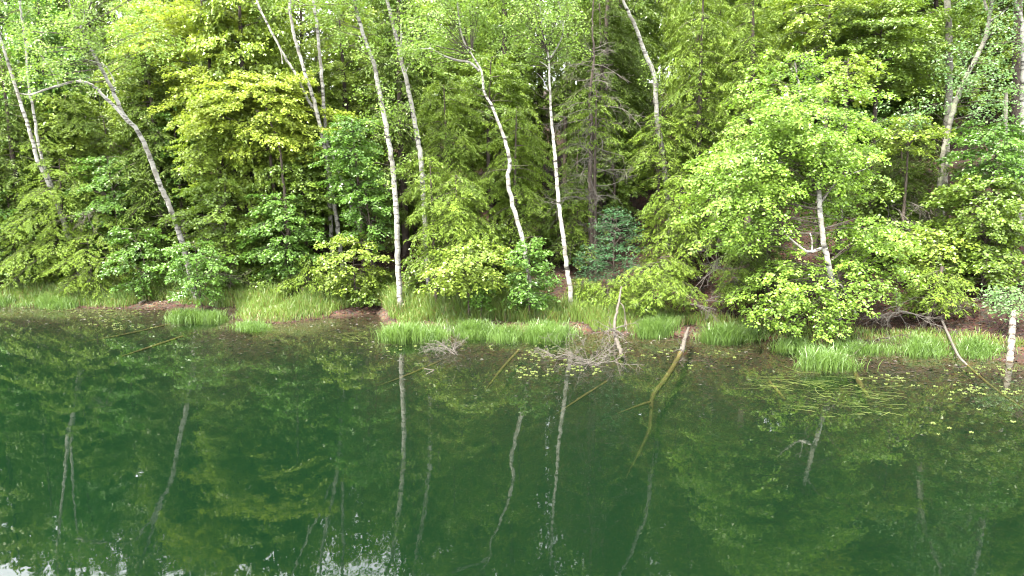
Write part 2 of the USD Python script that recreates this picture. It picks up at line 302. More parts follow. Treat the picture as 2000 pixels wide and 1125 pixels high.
TREES = []
def tree(name, label, cat, crown, D, kind, look, n, trunk=None, trunk_mat="brown_bark", r=None, group=None, seed=1, dens=1.0, lsize=1.0, taper=0.0, depth=.85, blen=1.0, axis=None, low=0.0, base_px=None, limbs=14, parent=None):
    """A tree with its crown over the ellipse crown=(px, py, rx, ry) of the picture, D metres away. TAPER > 0 narrows the crown towards its top."""
    rng = np.random.default_rng(seed)
    px, py, rx, ry = crown
    c = at(px, py, D); m = D / FPX; R = np.array([rx * m, rx * m * depth, ry * m])
    if trunk is None:
        bx = c[0] + rng.normal(0, .12) if base_px is None else at(base_px, 500, D)[0]
        by = D + rng.uniform(0, .3)
        base = np.array([bx, by, gz((bx, by)) - .12])
        top = c + np.array([0, 0, R[2] * .85])
        if top[2] < base[2] + .5: base[2] = min(base[2], top[2] - .5)
        mid = base * .5 + top * .5 + np.array([rng.normal(0, .10), rng.normal(0, .1), 0])
        line = smooth_line([base, mid, top], .25)
        rad = r or max(.022, .011 * (top[2] - base[2]) ** 1.1)
        trunk_mesh = tube(line, [rad, rad * .75, rad * .18], 7, .06, seed)
    else:
        line, rad, trunk_mesh = trunk
        base = line[0]
    t = Thing(name, base, label, cat, group) if parent is None else parent
    if parent is None:
        t.part("trunk", trunk_mesh, trunk_mat, smooth=50)
    st = STYLE[kind]; got, limb_i, twigs = [], 0, []
    zs = line[:, 2]
    n = int(n * 1.2)
    for k in range(n):
        u = (k + rng.uniform(0, 1)) / n
        zc = c[2] + R[2] * (2 * u - 1) * .93
        f = math.sqrt(max(.04, 1 - ((zc - c[2]) / R[2]) ** 2 * .9)) * (1 - taper * u)
        az = k * 2.39996 + rng.normal(0, .45)
        j = np.argmin(abs(zs - (zc - .1 * R[0]))) if axis is None else None
        o = (line[j] if zs[0] - .3 < zc < zs[-1] + .4 and axis is None else np.array([c[0], c[1], zc])).copy()
        pull = .55 if axis is None else 1
        o[:2] = o[:2] * (1 - pull) + c[:2] * pull if kind != "hemlock" else o[:2] * .75 + c[:2] * .25
        o[2] = zc
        ell = 1 / math.hypot(math.cos(az) / R[0], math.sin(az) / R[1])
        ln = max(.35, ell * f * rng.uniform(.72, 1.12) * blen)
        start = 0.0
        if ln > 1.9 and kind != "hemlock" and rng.uniform() < .5:       # a second storey of shorter boughs set out from the trunk
            start = ln * rng.uniform(.3, .5); ln -= start
        oo = o + np.array([math.cos(az), math.sin(az), 0]) * start
        cl, lv, tw = bough(rng, oo, az, ln, st, dens, pitch=(.25 * (u - .35) if kind != "hemlock" else .12 * (u - .5)), scale=lsize)
        got.append(lv); twigs += tw
        j = np.argmin(abs(zs - (oo[2] - .25 * min(ln, 1.5))))
        root = line[j] if start or np.linalg.norm(line[j, :2] - oo[:2]) > .05 else cl[0]
        lr = min(rad * .55, .010 + .009 * ln)
        cl2 = np.vstack([root[None], cl[1:]])
        if limb_i < limbs or rng.uniform() < .25:
            t.part("limb", tube(smooth_line(cl2, .3), [lr, lr * .6, .004], 4, cap=False), "twig" if trunk_mat == "brown_bark" or kind != "birch" else trunk_mat if limb_i < 3 else "twig"); limb_i += 1
    P, A, N, L, W = (np.concatenate([g[i] for g in got]) for i in range(5))
    t.part("crown", leaves(P, A, N, L, W), look, kind="stuff")
    if twigs:
        t.part("twigs", join([tube(x, [.006, .004, .002], 3, cap=False) for x in twigs]), "twig", kind="stuff")
    TREES.append((t, len(P)))
    return t

def stem(points, D, r, sides=9, step=.16, rough=.035, seed=0, to_ground=True, D_px=None):
    """A trunk through picture points, lowest first, at the distances D (one number, or one for the first and one for the last)."""
    Ds = np.linspace(*(D if np.ndim(D) else (D, D)), len(points)) if np.ndim(D) == 0 or len(D) == 2 else D
    p = [at(x, y, d) for (x, y), d in zip(points, Ds)]
    if to_ground:
        b = p[0]; g = gz(b)
        if b[2] > g - .05:
            v = (p[0] - p[1]) / max(p[1][2] - p[0][2], .2)
            h = b[2] - g + .12
            e = b + np.array([v[0] * h * .8, v[1] * h * .5, -h]); e[2] = min(e[2], gz(e) - .12)
            p = [e] + p
    line = smooth_line(p, step)
    line[1:-1] += np.random.default_rng(seed).normal(0, .010, line[1:-1].shape)
    return line, float(np.max(r)), tube(line, r, sides, rough, seed)

def side_branch(points, D, r, sides=6, seed=0):
    Ds = np.linspace(*(D if np.ndim(D) else (D, D)), len(points))
    line = smooth_line([at(x, y, d) for (x, y), d in zip(points, Ds)], .15)
    return tube(line, r, sides, .05, seed)

def birch(label, trunk_pts, D, r, crowns, branches=(), seed=0, name="birch_tree", cat="birch", look="birch_leaf", bark_="birch_bark", style="birch", many=1.0):
    """A birch: a trunk through picture points, side branches, and leaves in crown ellipses (px, py, rx, ry, D, boughs)."""
    tr = stem(trunk_pts, D, np.array(r) * .8, seed=seed)
    t = Thing(name, tr[0][0], label, cat)
    t.part("trunk", tr[2], bark_, smooth=50)
    for k, (pts, bd, br) in enumerate(branches):
        t.part("branch", side_branch(pts, bd, br, seed=seed + k), bark_, smooth=50)
    got, twigs = [], []
    rng = np.random.default_rng(seed + 77)
    for k in range(9):
        j = int(len(tr[0]) * rng.uniform(.22, .95)); a_ = rng.uniform(np.pi, 2 * np.pi) if k % 3 else rng.uniform(0, np.pi)
        d_ = np.array([math.cos(a_), math.sin(a_) * .7, rng.uniform(-.1, .7)]); L_ = rng.uniform(.3, .95); q_ = tr[0][min(j, len(tr[0]) - 1)]
        t.part("dead_twig", tube(smooth_line([q_, q_ + d_ * L_ * .5, q_ + d_ * L_ + [0, 0, rng.uniform(-.2, .25)]], .15), [.012, .007, .003], 4, cap=False), "twig")
    for (px, py, rx, ry, cd, n) in crowns:
        n = int(n * many)
        c = at(px, py, cd); m = cd / FPX; R = np.array([rx * m, rx * m * .9, ry * m])
        for k in range(n):
            u = (k + rng.uniform()) / n; zc = c[2] + R[2] * (2 * u - 1) * .9
            az = k * 2.39996 + rng.normal(0, .5)
            f = math.sqrt(max(.06, 1 - (2 * u - 1) ** 2 * .9))
            o = np.array([c[0] + rng.normal(0, R[0] * .25), c[1] + rng.normal(0, R[1] * .25), zc])
            ln = max(.4, f * rng.uniform(.6, 1.0) / math.hypot(math.cos(az) / R[0], math.sin(az) / R[1]))
            cl, lv, tw = bough(rng, o, az, ln, STYLE[style], 1.0, .1)
            got.append(lv); twigs += tw
            j = np.argmin(np.linalg.norm(tr[0] - o, axis=1))
            if np.linalg.norm(tr[0][j] - o) < 2.2 and k % 2 == 0:
                t.part("limb", tube(smooth_line(np.vstack([tr[0][max(0, j - 2)][None], cl[1:]]), .25), [min(.02, .008 + .006 * ln), .008, .003], 4, cap=False), "twig")
    if got:
        P, A, N, L, W = (np.concatenate([g[i] for g in got]) for i in range(5))
        t.part("crown", leaves(P, A, N, L, W), look, kind="stuff")
        t.part("twigs", join([tube(x, [.005, .003, .002], 3, cap=False) for x in twigs]), "twig", kind="stuff")
        TREES.append((t, len(P)))
    return t

# --- white birches, from the left
birch("thin white birch at the far left, the outer of a leaning pair", [(92, 352), (75, 320), (62, 270), (40, 200), (15, 120), (0, 70), (-12, 0), (-20, -90)], (32, 31), [.13, .11, .08, .05],
      [(-10, 30, 70, 60, 31, 14), (-30, -90, 80, 70, 31, 14)], seed=11)
birch("slender white birch just right of the far-left birch, both feet close together", [(100, 360), (88, 330), (75, 280), (66, 220), (55, 160), (50, 90), (38, 0), (25, -100)], (32.5, 31.5), [.12, .09, .06, .04],
      [(50, 60, 60, 70, 31.5, 14), (30, -60, 70, 70, 31.5, 14)], seed=12)
birch("forked white birch on the left leaning out over the bank, one limb arching left", [(352, 462), (330, 400), (310, 355), (290, 300), (268, 255), (240, 222), (215, 165), (190, 118), (165, 70), (153, 40)], (29.6, 26), [.15, .14, .12, .09, .06],
      [(105, 105, 75, 70, 25.8, 38), (40, 165, 40, 30, 25.6, 9), (250, 60, 85, 75, 26.5, 34), (150, 25, 60, 55, 26, 18), (165, -70, 90, 70, 26, 24)],
      branches=[([(252, 240), (228, 212), (205, 190), (180, 166), (150, 159), (112, 168), (85, 176), (58, 185), (30, 180)], (27, 25.6), [.075, .06, .045, .02]),
                ([(115, 165), (102, 140), (90, 120), (72, 98)], (26, 25.7), [.03, .012]),
                ([(157, 55), (164, 35), (165, 18)], (26, 26), [.035, .012]), ([(153, 42), (140, 20), (125, -40)], (26, 26), [.035, .012]),
                ([(224, 160), (214, 140), (203, 125)], (26.5, 26.5), [.025, .01]), ([(210, 130), (190, 122), (165, 115)], (26.3, 26), [.015, .006])], seed=13)
birch("thin white birch rising behind the yellow maple, left one of three", [(628, 250), (600, 192), (575, 140), (560, 118), (545, 90), (530, 62), (505, 10), (490, -50)], (31.0, 29.9), [.10, .08, .05],
      [(515, 0, 50, 40, 31, 12)], branches=[([(552, 125), (548, 100), (535, 70)], 30.2, [.03, .01])], seed=14)
birch("white birch behind the yellow maple with its foot at dark stems, middle of three", [(662, 465), (655, 415), (640, 325), (628, 260), (612, 192), (598, 150), (580, 90), (572, 60), (565, 0), (560, -80)], (31.2, 29.6), [.13, .12, .09, .06],
      [(575, -10, 50, 40, 30.6, 10), (560, -80, 80, 60, 30.6, 18)], seed=15)
birch("white birch trunk seen only near the top edge right of the yellow maple", [(640, 330), (632, 200), (622, 80), (612, 0), (606, -70)], (31.4, 30.4), [.13, .10, .07],
      [(650, 60, 40, 50, 32, 10), (610, -70, 70, 50, 31, 14)], seed=16)
birch("tall straight white birch standing on the grassy bank left of centre", [(781, 578), (777, 520), (776, 470), (773, 400), (765, 310), (756, 260), (742, 185), (729, 120), (714, 80), (695, 15), (680, -60), (670, -150)], (26.4, 26), [.145, .13, .115, .10, .08, .045],
      [(735, 210, 55, 60, 26, 14), (690, 60, 70, 60, 26, 22), (745, 330, 45, 40, 25.8, 7), (640, -50, 110, 80, 26, 30)], seed=17)
birch("white birch right behind the tall straight bankside birch, foot lost in hemlock", [(828, 400), (822, 310), (812, 250), (800, 185), (787, 130), (775, 75), (760, 20), (750, -40), (735, -130)], (27.5, 26.8), [.135, .125, .11, .085, .05],
      [(800, 60, 50, 70, 26.8, 18), (780, 230, 40, 40, 26.8, 7), (730, -90, 90, 80, 26.8, 30)], branches=[([(793, 140), (800, 125), (806, 115)], 27, [.02, .008]), ([(784, 100), (783, 60), (782, 45)], 27, [.03, .02])], seed=18)
birch("crooked white birch with a long bare limb reaching left, near centre", [(1030, 520), (1020, 465), (1010, 430), (998, 385), (992, 350), (996, 315), (985, 270), (973, 238), (960, 205), (946, 180), (940, 140), (925, 112), (910, 92)], (25.4, 25), [.115, .105, .10, .085, .06, .035],
      [(880, 55, 105, 75, 25.2, 58), (900, -70, 120, 80, 25.2, 36)], branches=[([(936, 138), (918, 122), (895, 118), (875, 112), (855, 103), (845, 96), (822, 95)], (25.1, 24.8), [.045, .04, .025, .012]),
                ([(910, 92), (900, 60), (893, 0), (890, -60)], 25, [.035, .025, .012]), ([(928, 100), (915, 92), (902, 88)], 25, [.015, .006])], seed=19)
birch("bright white birch on the grassy bank at centre, leafy top above bare trunk", [(1116, 602), (1113, 560), (1106, 510), (1097, 440), (1090, 380), (1085, 320), (1078, 240), (1074, 170), (1072, 120), (1066, 88)], (25.2, 25.4), [.12, .11, .095, .08, .055, .035],
      [(1040, 55, 90, 70, 25.4, 60), (1085, 40, 50, 60, 25.4, 20), (1020, -70, 110, 80, 25.4, 36)], branches=[([(1075, 112), (1088, 92), (1100, 62), (1095, 20), (1085, -20)], 25.4, [.035, .03, .012]), ([(1071, 178), (1060, 155), (1048, 142)], 25.3, [.014, .006]),
                ([(1073, 134), (1063, 125), (1054, 120)], 25.3, [.02, .008]), ([(1066, 88), (1058, 50), (1050, -60)], 25.4, [.03, .012])], seed=20)
birch("pale birch bending left at its top, right of the dead conifer", [(1306, 452), (1305, 400), (1300, 350), (1293, 290), (1284, 240), (1281, 190), (1277, 145), (1262, 110), (1248, 70), (1236, 40), (1217, 0), (1195, -60)], (29.5, 28.6), [.15, .14, .13, .12, .09, .05],
      [(1270, 150, 30, 30, 28.8, 5), (1190, -90, 110, 80, 28.6, 34), (1240, -20, 50, 30, 28.6, 6)], branches=[([(1290, 215), (1300, 200), (1305, 196)], 29, [.015, .006])], seed=21)
big = birch("bright white trunk in the big pale green birch that overhangs the water at right", [(1640, 628), (1632, 590), (1625, 545), (1612, 490), (1606, 455), (1600, 390), (1592, 330), (1575, 250), (1560, 170), (1552, 120)], (22.9, 22.0, 21.2, 20.9, 20.9, 21.4, 22.1, 22.5, 22.6, 22.6), [.12, .11, .10, .085, .06, .03],
      [(1540, 160, 75, 65, 22.6, 36), (1580, 250, 150, 90, 22.4, 80), (1500, 330, 150, 80, 22.2, 74), (1640, 340, 105, 70, 22.2, 50), (1440, 400, 105, 75, 22.0, 56), (1500, 435, 75, 60, 21.9, 34), (1400, 465, 60, 35, 22.0, 16),
       (1705, 480, 88, 60, 21.7, 46), (1590, 425, 70, 55, 23.0, 26), (1570, 350, 70, 50, 21.6, 24), (1655, 555, 60, 48, 20.9, 26), (1595, 592, 62, 36, 20.9, 22), (1625, 335, 62, 42, 21.2, 18), (1665, 450, 45, 38, 21.2, 14), (1560, 510, 42, 34, 21.2, 12), (1525, 562, 82, 58, 21.7, 38), (1520, 610, 70, 36, 21.4, 22), (1720, 545, 75, 45, 21.6, 24), (1610, 620, 80, 32, 21.4, 20)],
      branches=[([(1604, 485), (1580, 492), (1560, 480), (1535, 458)], (20.9, 20.9), [.045, .035, .015]), ([(1586, 490), (1586, 470), (1582, 455)], (20.9, 20.9), [.03, .02]), ([(1620, 540), (1645, 560), (1660, 595), (1672, 612)], (21.2, 21.2), [.035, .02]),
                ([(1600, 400), (1640, 350), (1690, 330)], (21.4, 21.6), [.035, .012]), ([(1595, 350), (1550, 320), (1480, 320)], (22.4, 21.8), [.035, .012])], seed=22, style="broad", look="overhang_leaf", many=.75)
birch("tall grey-banded birch trunk rising straight at upper right", [(1838, 420), (1845, 330), (1850, 250), (1853, 180), (1854, 120), (1852, 50), (1850, 0), (1846, -120)], (26.6, 26.6), [.17, .16, .15, .12], [(1840, -70, 100, 70, 26.4, 30), (1870, 60, 40, 40, 26.2, 8)], seed=23, bark_="aspen_bark")
birch("leaning pale aspen at upper right with rounded blue-green leaves", [(1828, 470), (1834, 400), (1838, 345), (1846, 280), (1860, 218), (1878, 170), (1900, 125), (1922, 80), (1932, 40), (1938, 0), (1948, -80)], (25.3, 24.8), [.14, .13, .12, .10, .08, .05],
      [(1900, 130, 60, 45, 24.6, 18), (1930, 190, 70, 60, 24.4, 24), (1780, 225, 60, 30, 24.4, 14), (1960, 60, 60, 60, 24.8, 16), (1950, -70, 110, 70, 24.8, 34)],
      branches=[([(1934, 40), (1950, 30), (1970, 15)], 24.8, [.04, .015]), ([(1928, 20), (1922, 0), (1915, -30)], 24.8, [.05, .03])], seed=24, name="aspen_tree", cat="aspen", look="aspen_leaf", bark_="aspen_bark")
birch("crooked white birch cut by the right edge near the top", [(1994, 420), (1996, 250), (1998, 120), (1996, 40), (1986, 8), (1975, -30)], (25.4, 25.4), [.12, .11, .09, .05], [(1990, -60, 70, 60, 25.4, 20), (2040, 60, 50, 60, 25.4, 14)], seed=25)

# --- maples, hemlocks and shrubs, each placed where the photograph shows it: (name, label, category, crown, D, kind, look, boughs, options)
W_ = [
 ("maple_tree", "round bright green maple sapling at the left edge above the grass", "maple", (20, 440, 75, 95), 29.6, "maple", "green_leaf", 40, {}),
 ("hemlock_tree", "yellowish hemlock with broad drooping boughs at the left, below the birch pair", "hemlock", (125, 405, 150, 110), 30.0, "hemlock", "hemlock_needle", 52, dict(taper=.3)),
 ("hemlock_tree", "small yellow-tipped hemlock low over the grass at left", "hemlock", (175, 500, 95, 45), 28.9, "hemlock", "hemlock_needle", 20, {}),
 ("maple_tree", "large bright green maple left of the forked birch foot", "maple", (218, 400, 85, 100), 30.4, "maple", "green_leaf", 54, {}),
 ("maple_tree", "low green maple drooping to the grass between hemlock and brown stems", "maple", (265, 500, 70, 60), 28.4, "maple", "green_leaf", 26, {}),
 ("hemlock_tree", "dim hemlock under the arching birch limb at left", "hemlock", (110, 265, 130, 85), 31.6, "hemlock", "hemlock_needle", 34, dict(taper=.3)),
 ("hemlock_tree", "dark hemlock beside the forked birch, hung with narrow boughs", "hemlock", (210, 320, 75, 100), 32.0, "hemlock", "dark_needle", 26, {}),
 ("maple_tree", "fresh green maple just right of the forked birch trunk", "maple", (345, 305, 60, 105), 31.0, "maple", "green_leaf", 32, {}),
 ("maple_tree", "yellow-green layered maple with the brightest golden plates left of centre", "maple", (520, 225, 150, 75), 29.2, "maple", "yellow_leaf", 62, dict(base_px=560, depth=.7)),
 ("maple_tree", "golden-green maple filling the top left between the birches", "maple", (400, 110, 130, 130), 31.2, "maple", "yellow_leaf", 70, dict(base_px=470)),
 ("maple_tree", "lime maple under the golden one, plates sweeping left", "maple", (430, 290, 110, 70), 29.8, "maple", "lime_leaf", 40, {}),
 ("maple_tree", "mid green maple in front of the dark stems left of centre", "maple", (445, 440, 105, 95), 28.6, "maple", "maple_leaf", 52, {}),
 ("maple_tree", "wide green maple sapling over the tall grass left of centre", "maple", (555, 460, 85, 85), 28.0, "maple", "green_leaf", 42, {}),
 ("maple_tree", "green maple with hanging plates right of the dark stems", "maple", (590, 360, 90, 75), 29.3, "maple", "maple_leaf", 38, {}),
 ("maple_tree", "vivid green maple left of the tall straight birch", "maple", (690, 315, 75, 90), 28.0, "maple", "green_leaf", 44, {}),
 ("maple_tree", "low lime maple with one flat bright plate beside the tall birch", "maple", (690, 500, 75, 50), 26.9, "maple", "lime_leaf", 22, {}),
 ("maple_tree", "short green maple under the vivid one, near the tall birch foot", "maple", (715, 420, 60, 65), 27.4, "maple", "green_leaf", 28, {}),
 ("hemlock_tree", "low feathery hemlock above the grass left of centre", "hemlock", (610, 530, 70, 42), 27.4, "hemlock", "hemlock_needle", 18, {}),
 ("maple_tree", "pale lime maple at the top between the golden maple and the birches", "maple", (665, 110, 95, 120), 32.2, "maple", "lime_leaf", 56, {}),
 ("hemlock_tree", "tall hemlock behind the two white birches left of centre", "hemlock", (870, 290, 120, 140), 28.4, "hemlock", "hemlock_needle", 62, dict(taper=.35)),
 ("hemlock_tree", "bushy yellow-green hemlock right of the tall straight birch", "hemlock", (892, 425, 105, 95), 24.9, "hemlock", "hemlock_needle", 50, dict(taper=.2)),
 ("maple_tree", "low bright maple with round clumps over the grass near centre", "maple", (920, 508, 100, 42), 23.6, "maple", "lime_leaf", 34, dict(base_px=912)),
 ("maple_tree", "small bright maple sapling clump touching the grass near centre", "maple", (935, 563, 38, 24), 23.5, "maple", "green_leaf", 12, {}),
 ("hemlock_tree", "hemlock with fan-like boughs behind the crooked birch", "hemlock", (1010, 330, 90, 130), 27.3, "hemlock", "hemlock_needle", 52, dict(taper=.3)),
 ("maple_tree", "broad-leaved green shrub between the crooked birch and the bright birch", "maple", (1037, 525, 55, 62), 23.3, "maple", "green_leaf", 34, {}),
 ("maple_tree", "low green shrub against the grass left of the bright birch foot", "maple", (1035, 560, 60, 25), 24.7, "maple", "green_leaf", 14, {}),
 ("spruce_tree", "blue-green young spruce between the bright birch and the dead conifer", "spruce", (1205, 480, 72, 75), 25.0, "spruce", "blue_needle", 46, dict(taper=.45)),
 ("spruce_tree", "small blue-green spruce low beside the bright birch trunk", "spruce", (1150, 520, 42, 40), 25.1, "spruce", "blue_needle", 18, dict(taper=.4)),
 ("hemlock_tree", "low yellow-green hemlock spreading above the leaning snag", "hemlock", (1290, 545, 92, 48), 23.6, "hemlock", "hemlock_needle", 32, dict(base_px=1270)),
 ("hemlock_tree", "small hemlock left of the snag under the blue spruce", "hemlock", (1185, 575, 65, 34), 24.2, "hemlock", "hemlock_needle", 16, {}),
 ("hemlock_tree", "hemlock growing round the foot of the bending birch", "hemlock", (1285, 450, 55, 60), 26.2, "hemlock", "hemlock_needle", 24, {}),
 ("hemlock_tree", "hemlock crossing the middle of the bending birch trunk", "hemlock", (1290, 290, 75, 75), 28.2, "hemlock", "hemlock_needle", 30, {}),
 ("hemlock_tree", "tall yellow-green hemlock right of the bending birch at the top", "hemlock", (1370, 130, 90, 160), 28.8, "hemlock", "hemlock_needle", 64, dict(taper=.3)),
 ("hemlock_tree", "tall drooping grey-green hemlock behind the big pale birch", "hemlock", (1465, 130, 85, 190), 26.4, "hemlock", "hemlock_needle", 74, dict(taper=.4)),
 ("maple_tree", "yellow-green maple reaching right from the top of the big pale birch", "maple", (1655, 150, 65, 40), 23.6, "maple", "lime_leaf", 20, {}),
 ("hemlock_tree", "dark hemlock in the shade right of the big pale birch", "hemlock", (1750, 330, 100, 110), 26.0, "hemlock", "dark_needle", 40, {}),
 ("maple_tree", "mid green maple high above the dark hemlock at right", "maple", (1720, 90, 140, 80), 27.2, "maple", "maple_leaf", 56, {}),
 ("maple_tree", "yellow-green maple plates at the top edge right of centre", "maple", (1620, 20, 130, 50), 27.6, "maple", "lime_leaf", 34, {}),
 ("maple_tree", "bright lime maple sprig hanging before the leaning aspen", "maple", (1775, 262, 65, 34), 24.3, "maple", "lime_leaf", 16, {}),
 ("maple_tree", "wide green maple at the right edge with layered plates", "maple", (1920, 420, 105, 75), 23.4, "maple", "maple_leaf", 50, {}),
 ("maple_tree", "green maple above the layered one at the right edge", "maple", (1940, 300, 90, 65), 24.2, "maple", "green_leaf", 34, {}),
 ("maple_tree", "lime-leaved maple under the leaning aspen foot", "maple", (1830, 490, 80, 45), 23.2, "maple", "lime_leaf", 26, {}),
 ("hemlock_tree", "soft yellow-green hemlock bough drooping by the right bank", "hemlock", (1840, 560, 75, 42), 22.0, "hemlock", "hemlock_needle", 26, dict(base_px=1825)),
 ("shrub", "blue-green shrub on the bank beside the ringed log at right edge", "shrub", (1970, 588, 50, 26), 20.6, "birch", "aspen_leaf", 26, dict(lsize=.9)),
 ("maple_tree", "dim green maple deep in the wood at top centre", "maple", (960, 190, 80, 80), 30.0, "maple", "maple_leaf", 34, {}),
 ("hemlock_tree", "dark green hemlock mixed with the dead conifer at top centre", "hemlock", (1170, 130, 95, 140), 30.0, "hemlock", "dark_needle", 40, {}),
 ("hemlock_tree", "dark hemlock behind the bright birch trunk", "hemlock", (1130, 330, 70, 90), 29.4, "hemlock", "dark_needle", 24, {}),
 ("maple_tree", "light green maple at the very top left behind the birches", "maple", (280, 150, 80, 110), 31.5, "maple", "lime_leaf", 42, {}),
 ("maple_tree", "green maple spray crossing the foot of the forked birch", "maple", (385, 518, 74, 50), 25.7, "maple", "green_leaf", 26, {}),
 ("hemlock_tree", "dim hemlock high behind the top of the bright birch", "hemlock", (1110, 110, 75, 100), 33.0, "hemlock", "dark_needle", 40, {}),
 ("maple_tree", "lime maple at the top edge behind the three thin birches", "maple", (590, 20, 80, 70), 34.5, "maple", "lime_leaf", 40, {}),
 ("maple_tree", "mid green maple high behind the tall straight birch", "maple", (840, 150, 90, 90), 32.5, "maple", "maple_leaf", 40, {}),
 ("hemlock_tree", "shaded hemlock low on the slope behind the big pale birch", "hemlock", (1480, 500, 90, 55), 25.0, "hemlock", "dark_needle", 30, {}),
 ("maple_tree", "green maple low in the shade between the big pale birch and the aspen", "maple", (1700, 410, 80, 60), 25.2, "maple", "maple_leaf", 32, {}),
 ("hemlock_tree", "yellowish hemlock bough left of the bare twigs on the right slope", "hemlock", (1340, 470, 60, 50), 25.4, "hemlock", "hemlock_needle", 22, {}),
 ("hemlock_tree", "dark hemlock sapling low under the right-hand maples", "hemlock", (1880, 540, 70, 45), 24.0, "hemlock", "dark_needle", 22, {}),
 ("maple_tree", "green maple behind the twigs of the dead conifer", "maple", (1190, 350, 70, 80), 29.6, "maple", "maple_leaf", 32, {}),
 ("hemlock_tree", "hemlock bough half covering the dead conifer trunk", "hemlock", (1165, 230, 55, 60), 27.0, "hemlock", "hemlock_needle", 18, {}),
 ("hemlock_tree", "narrow yellow-green hemlock hiding the foot of the second white birch", "hemlock", (842, 400, 46, 105), 24.7, "hemlock", "hemlock_needle", 34, {}),
 ("hemlock_tree", "dim hemlock filling the gap between bright birch and dead conifer", "hemlock", (1125, 430, 60, 80), 27.6, "hemlock", "hemlock_needle", 30, {}),
 ("maple_tree", "green maple low in the gap right of the tall straight birch", "maple", (825, 520, 45, 45), 26.0, "maple", "maple_leaf", 22, {}),
 ("hemlock_tree", "hemlock closing the brown gap between blue spruce and big pale birch", "hemlock", (1330, 400, 70, 70), 25.6, "hemlock", "hemlock_needle", 30, {}),
 ("maple_tree", "low leafy maple shoot over the grass at the far left edge", "maple", (40, 520, 70, 36), 29.8, "maple", "maple_leaf", 20, {}),
 ("hemlock_tree", "low dark hemlock sapling under the left maples", "hemlock", (320, 525, 75, 36), 29.6, "hemlock", "dark_needle", 22, {}),
 ("hemlock_tree", "shaded hemlock sapling behind the brown branches left of centre", "hemlock", (450, 520, 80, 40), 29.4, "hemlock", "dark_needle", 24, {}),
 ("maple_tree", "shaded maple shoot over tall grass left of the tall birch", "maple", (545, 540, 65, 30), 28.2, "maple", "maple_leaf", 18, {}),
 ("maple_tree", "dim maple sapling in the gap just left of the tall birch foot", "maple", (690, 555, 75, 28), 27.6, "maple", "maple_leaf", 20, {}),
 ("hemlock_tree", "dark hemlock sapling right of the tall birch foot", "hemlock", (830, 555, 60, 36), 26.8, "hemlock", "dark_needle", 20, {}),
 ("hemlock_tree", "shaded hemlock sapling behind the crooked birch foot", "hemlock", (990, 540, 70, 50), 27.0, "hemlock", "dark_needle", 24, {}),
 ("hemlock_tree", "yellowish hemlock just right of the bright birch foot", "hemlock", (1140, 572, 45, 34), 24.6, "hemlock", "hemlock_needle", 18, {}),
 ("hemlock_tree", "dark hemlock filling the gap left of the big pale birch", "hemlock", (1390, 400, 80, 90), 27.5, "hemlock", "dark_needle", 34, {}),
 ("maple_tree", "green maple behind the bare twigs left of the big pale birch", "maple", (1350, 300, 70, 80), 29.5, "maple", "maple_leaf", 34, {}),
 ("hemlock_tree", "small hemlock bough over the litter left of the big pale birch", "hemlock", (1440, 560, 45, 40), 23.4, "hemlock", "hemlock_needle", 16, {}),
 ("hemlock_tree", "dark hemlock under the aspen at right", "hemlock", (1760, 460, 90, 60), 25.4, "hemlock", "dark_needle", 30, {}),
 ("maple_tree", "green maple shoot low at the right under the layered maple", "maple", (1930, 520, 80, 40), 22.6, "maple", "maple_leaf", 22, {}),
]
for i, (nm, lab, cat, crown, D, kind, look, n, opt) in enumerate(W_):
    if crown[1] > 480 and crown[0] < 1100: crown = (crown[0], crown[1] + 10, crown[2], crown[3] * 1.15)
    D += float(np.interp(crown[0], [0, 300, 450, 800, 1100, 1350, 1500], [2.8, 2.6, 1.7, 1.4, 1.2, .6, 0]))
    tree(nm, lab, cat, crown, D, kind, look, n, seed=200 + i, **opt)

# --- the wood behind: a few kinds, many copies
rng = np.random.default_rng(8)
protos = []
for i, (nm, kind, look, R, h, n) in enumerate([("hemlock_tree", "hemlock", "dark_needle", 2.3, 11, 84), ("hemlock_tree", "hemlock", "hemlock_needle", 2.1, 9, 80), ("maple_tree", "maple", "maple_leaf", 2.6, 10, 90),
                                               ("maple_tree", "maple", "lime_leaf", 2.5, 9, 80), ("maple_tree", "maple", "green_leaf", 2.4, 8, 80)]):
    protos.append((nm, kind, look, R, h, n))
LABEL = {("hemlock_tree", "dark_needle"): ("dark hemlock standing deep in the wood, half hidden by nearer trees", "dark hemlocks deep in the wood"),
         ("hemlock_tree", "hemlock_needle"): ("yellowish hemlock on the slope behind the front trees", "yellowish hemlocks on the slope"),
         ("maple_tree", "maple_leaf"): ("tall mid green maple on the slope behind the front trees", "mid green maples on the slope"),
         ("maple_tree", "lime_leaf"): ("tall lime green maple on the slope behind the front trees", "lime maples on the slope"),
         ("maple_tree", "green_leaf"): ("tall deep green maple on the slope behind the front trees", "deep green maples on the slope")}
first = [None] * len(protos)
row = []
for D0, n_row in ((33.5, 15), (37, 16), (41.5, 16), (47, 17), (54, 17), (62, 17)):
    for k in range(n_row):
        row.append((D0 + rng.uniform(-1.6, 1.6), (k + rng.uniform(.1, .9)) / n_row))
